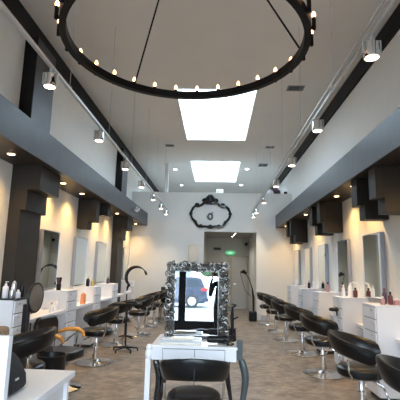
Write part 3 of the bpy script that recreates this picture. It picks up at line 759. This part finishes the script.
MB().tube([(-.03,0,0),(-.02,.0,-.1)], [.016,.012], 8).build('handle', 'black', hd2)
o = MB().box(-2.15, -1.66, 3.0, 3.38, .752, 1.1).build('wicker_basket', 'brownstuff', bevel=.03); tag(o, 'brown wicker basket behind the reception desk panel, far left', 'basket')
bin2 = None

# ------------------------------------------------------------------ photographer (seen in the desk mirror)
pr = thing('person', 'person in black clothes holding up a phone, reflected in the desk mirror', 'person', (.14, -.42, 0))
def skinned(name, V, E, Rr, m, parent, lvl=2, rootv=0):
    me = bpy.data.meshes.new(name); me.from_pydata(V, E, []); me.materials.append(M[m])
    o = bpy.data.objects.new(name, me); C.objects.link(o); o.parent = parent
    sk = o.modifiers.new('skin', 'SKIN')
    for i, r in enumerate(Rr):
        d_ = me.skin_vertices[0].data[i]; d_.radius = (r, r) if not isinstance(r, tuple) else r; d_.use_root = (i == rootv)
    sb = o.modifiers.new('sub', 'SUBSURF'); sb.levels = lvl; sb.render_levels = lvl
    return o
# local coordinates: person faces +y; phone held at local (-.14, .38, 1.6)
V = [(0,0,.96),(0,0,1.12),(0,.0,1.3),(0,-.01,1.42),(0,0,1.5),(0,.02,1.56),
     (.1,0,.9),(.1,.02,.5),(.1,-.02,.08),(.1,.1,.04),(-.1,0,.9),(-.1,.02,.5),(-.1,-.02,.08),(-.1,.1,.04),
     (.17,-.01,1.4),(.2,.06,1.14),(.02,.26,1.4),(-.07,.33,1.53),(-.17,-.01,1.4),(-.25,.06,1.14),(-.24,.25,1.38),(-.2,.33,1.53)]
E_ = [(0,1),(1,2),(2,3),(3,4),(4,5),(0,6),(6,7),(7,8),(8,9),(0,10),(10,11),(11,12),(12,13),(3,14),(14,15),(15,16),(16,17),(3,18),(18,19),(19,20),(20,21)]
Rr = [(.15,.11),(.14,.1),(.16,.11),(.11,.08),.055,.055,.09,.06,.04,.045,.09,.06,.04,.045,.065,.048,.036,.026,.065,.048,.036,.026]
skinned('body', V, E_, Rr, 'cloth', pr)
head = MB().ball((0,.03,1.66), .1, 20, 14, (.78,.95,1.2)).build('head', 'skin', pr)
MB().ball((0,.0,1.69), .105, 18, 12, (.84,.92,1.12)).build('hair', 'hair', pr)
MB().tube([(0,.12,1.68),(0,.145,1.645),(0,.125,1.635)], [.008,.014,.008], 8).build('nose', 'skin', head)
for s_ in (-1,1):
    MB().ball((s_*.03,.117,1.68), .009, 8, 6).build('eye', 'hair', head)
    MB().ball((s_*.08,.03,1.66), .025, 8, 6, (.4,.7,1.1)).build('ear', 'skin', head)
MB().ball((0,.118,1.6), .02, 8, 6, (1.1,.3,.3)).build('mouth', 'red', head)
for s_ in (-1,1):
    bx_ = -.135 + s_*.07
    pal = MB().ball((bx_, .345, 1.555), .036, 12, 8, (.6,.5,1.1)).build('palm', 'skin', pr)
    for k in range(4):
        z = 1.56+k*.016; L_ = [.05,.06,.057,.045][k]
        skp = MB().tube([(bx_, .35, z-.01), (bx_+s_*.012, .375, z), (bx_-s_*.01, .392, z+.004), (bx_-s_*L_*.5, .394, z+.006)], [.009,.009,.008,.006], 8).build('finger', 'skin', pal)
    MB().tube([(bx_-s_*.01,.335,1.545),(bx_-s_*.03,.352,1.57),(bx_-s_*.035,.36,1.59)], [.011,.01,.007], 8).build('thumb', 'skin', pal)
for s_ in (-1,1):
    MB().prism([(s_*.1-.045,-.1),(s_*.1-.045,.16),(s_*.1,.19),(s_*.1+.045,.16),(s_*.1+.045,-.1)], 0, .07, 'xy').build('shoe', 'shoe', pr, bevel=.02)
ph = MB().box(-.075, .075, -.045, -.037, 1.565, 1.637).build('phone', 'black', bevel=.003)
tag(ph, 'black phone held up in landscape, reflected in the desk mirror', 'phone')

# ------------------------------------------------------------------ light: sky
wd = bpy.data.worlds.new('sky'); S.world = wd; wd.use_nodes = True
nt = wd.node_tree; bgN = nt.nodes['Background']
tc = nt.nodes.new('ShaderNodeTexCoord'); sx_ = nt.nodes.new('ShaderNodeSeparateXYZ'); rp = nt.nodes.new('ShaderNodeValToRGB')
nt.links.new(tc.outputs['Generated'], sx_.inputs[0]); nt.links.new(sx_.outputs['Z'], rp.inputs['Fac']); nt.links.new(rp.outputs['Color'], bgN.inputs['Color'])
rp.color_ramp.elements[0].color = (.76, .88, 1, 1); rp.color_ramp.elements[1].color = (.72, .86, 1, 1)
bgN.inputs['Strength'].default_value = 4.2
def portal(loc, rot, sx__, sy__):
    l = bpy.data.lights.new('portal', 'AREA'); l.shape = 'RECTANGLE'; l.size = sx__; l.size_y = sy__; l.cycles.is_portal = True
    o = bpy.data.objects.new('portal', l); C.objects.link(o); o.location = loc; o.rotation_euler = rot
for (x0, x1, y0, y1) in SH: portal(((x0+x1)/2, (y0+y1)/2, ZC+.65), (0,0,0), x1-x0, y1-y0)
portal(((XL+XR)/2, YF-.07, 1.95), (radians(90),0,0), XR-XL, 2.9)

# ------------------------------------------------------------------ camera
f = 405.; vx, vy, roll = 215.5, 268.5, .017
Yc = Vector((vx-200, -(vy-200), f)).normalized()
Zc = Vector((sin(roll), cos(roll), 0)); Zc = (Zc - Yc*Zc.dot(Yc)).normalized()
Xc = Zc.cross(Yc)
if Xc.x < 0: Xc = -Xc
right = Vector((Xc.x, Yc.x, Zc.x)); up = Vector((Xc.y, Yc.y, Zc.y)); fwd = Vector((Xc.z, Yc.z, Zc.z))
cm = bpy.data.cameras.new('camera'); co = bpy.data.objects.new('camera', cm); C.objects.link(co)
cm.sensor_width = 36; cm.sensor_fit = 'HORIZONTAL'; cm.lens = 36*f/400; cm.clip_start = .02; cm.clip_end = 200
mw = Matrix((( right.x, up.x, -fwd.x, 0), (right.y, up.y, -fwd.y, 0), (right.z, up.z, -fwd.z, 1.6), (0,0,0,1)))
co.matrix_world = mw
S.camera = co
S.view_settings.view_transform = 'Standard'; S.view_settings.look = 'None'; S.view_settings.gamma = 1
S.view_settings.use_curve_mapping = False
S.view_settings.exposure = 1.62
cy_ = S.cycles
cy_.use_denoising = True; cy_.max_bounces = 10; cy_.diffuse_bounces = 6; cy_.glossy_bounces = 5; cy_.transparent_max_bounces = 12
cy_.sample_clamp_indirect = 6; cy_.caustics_reflective = False; cy_.caustics_refractive = False
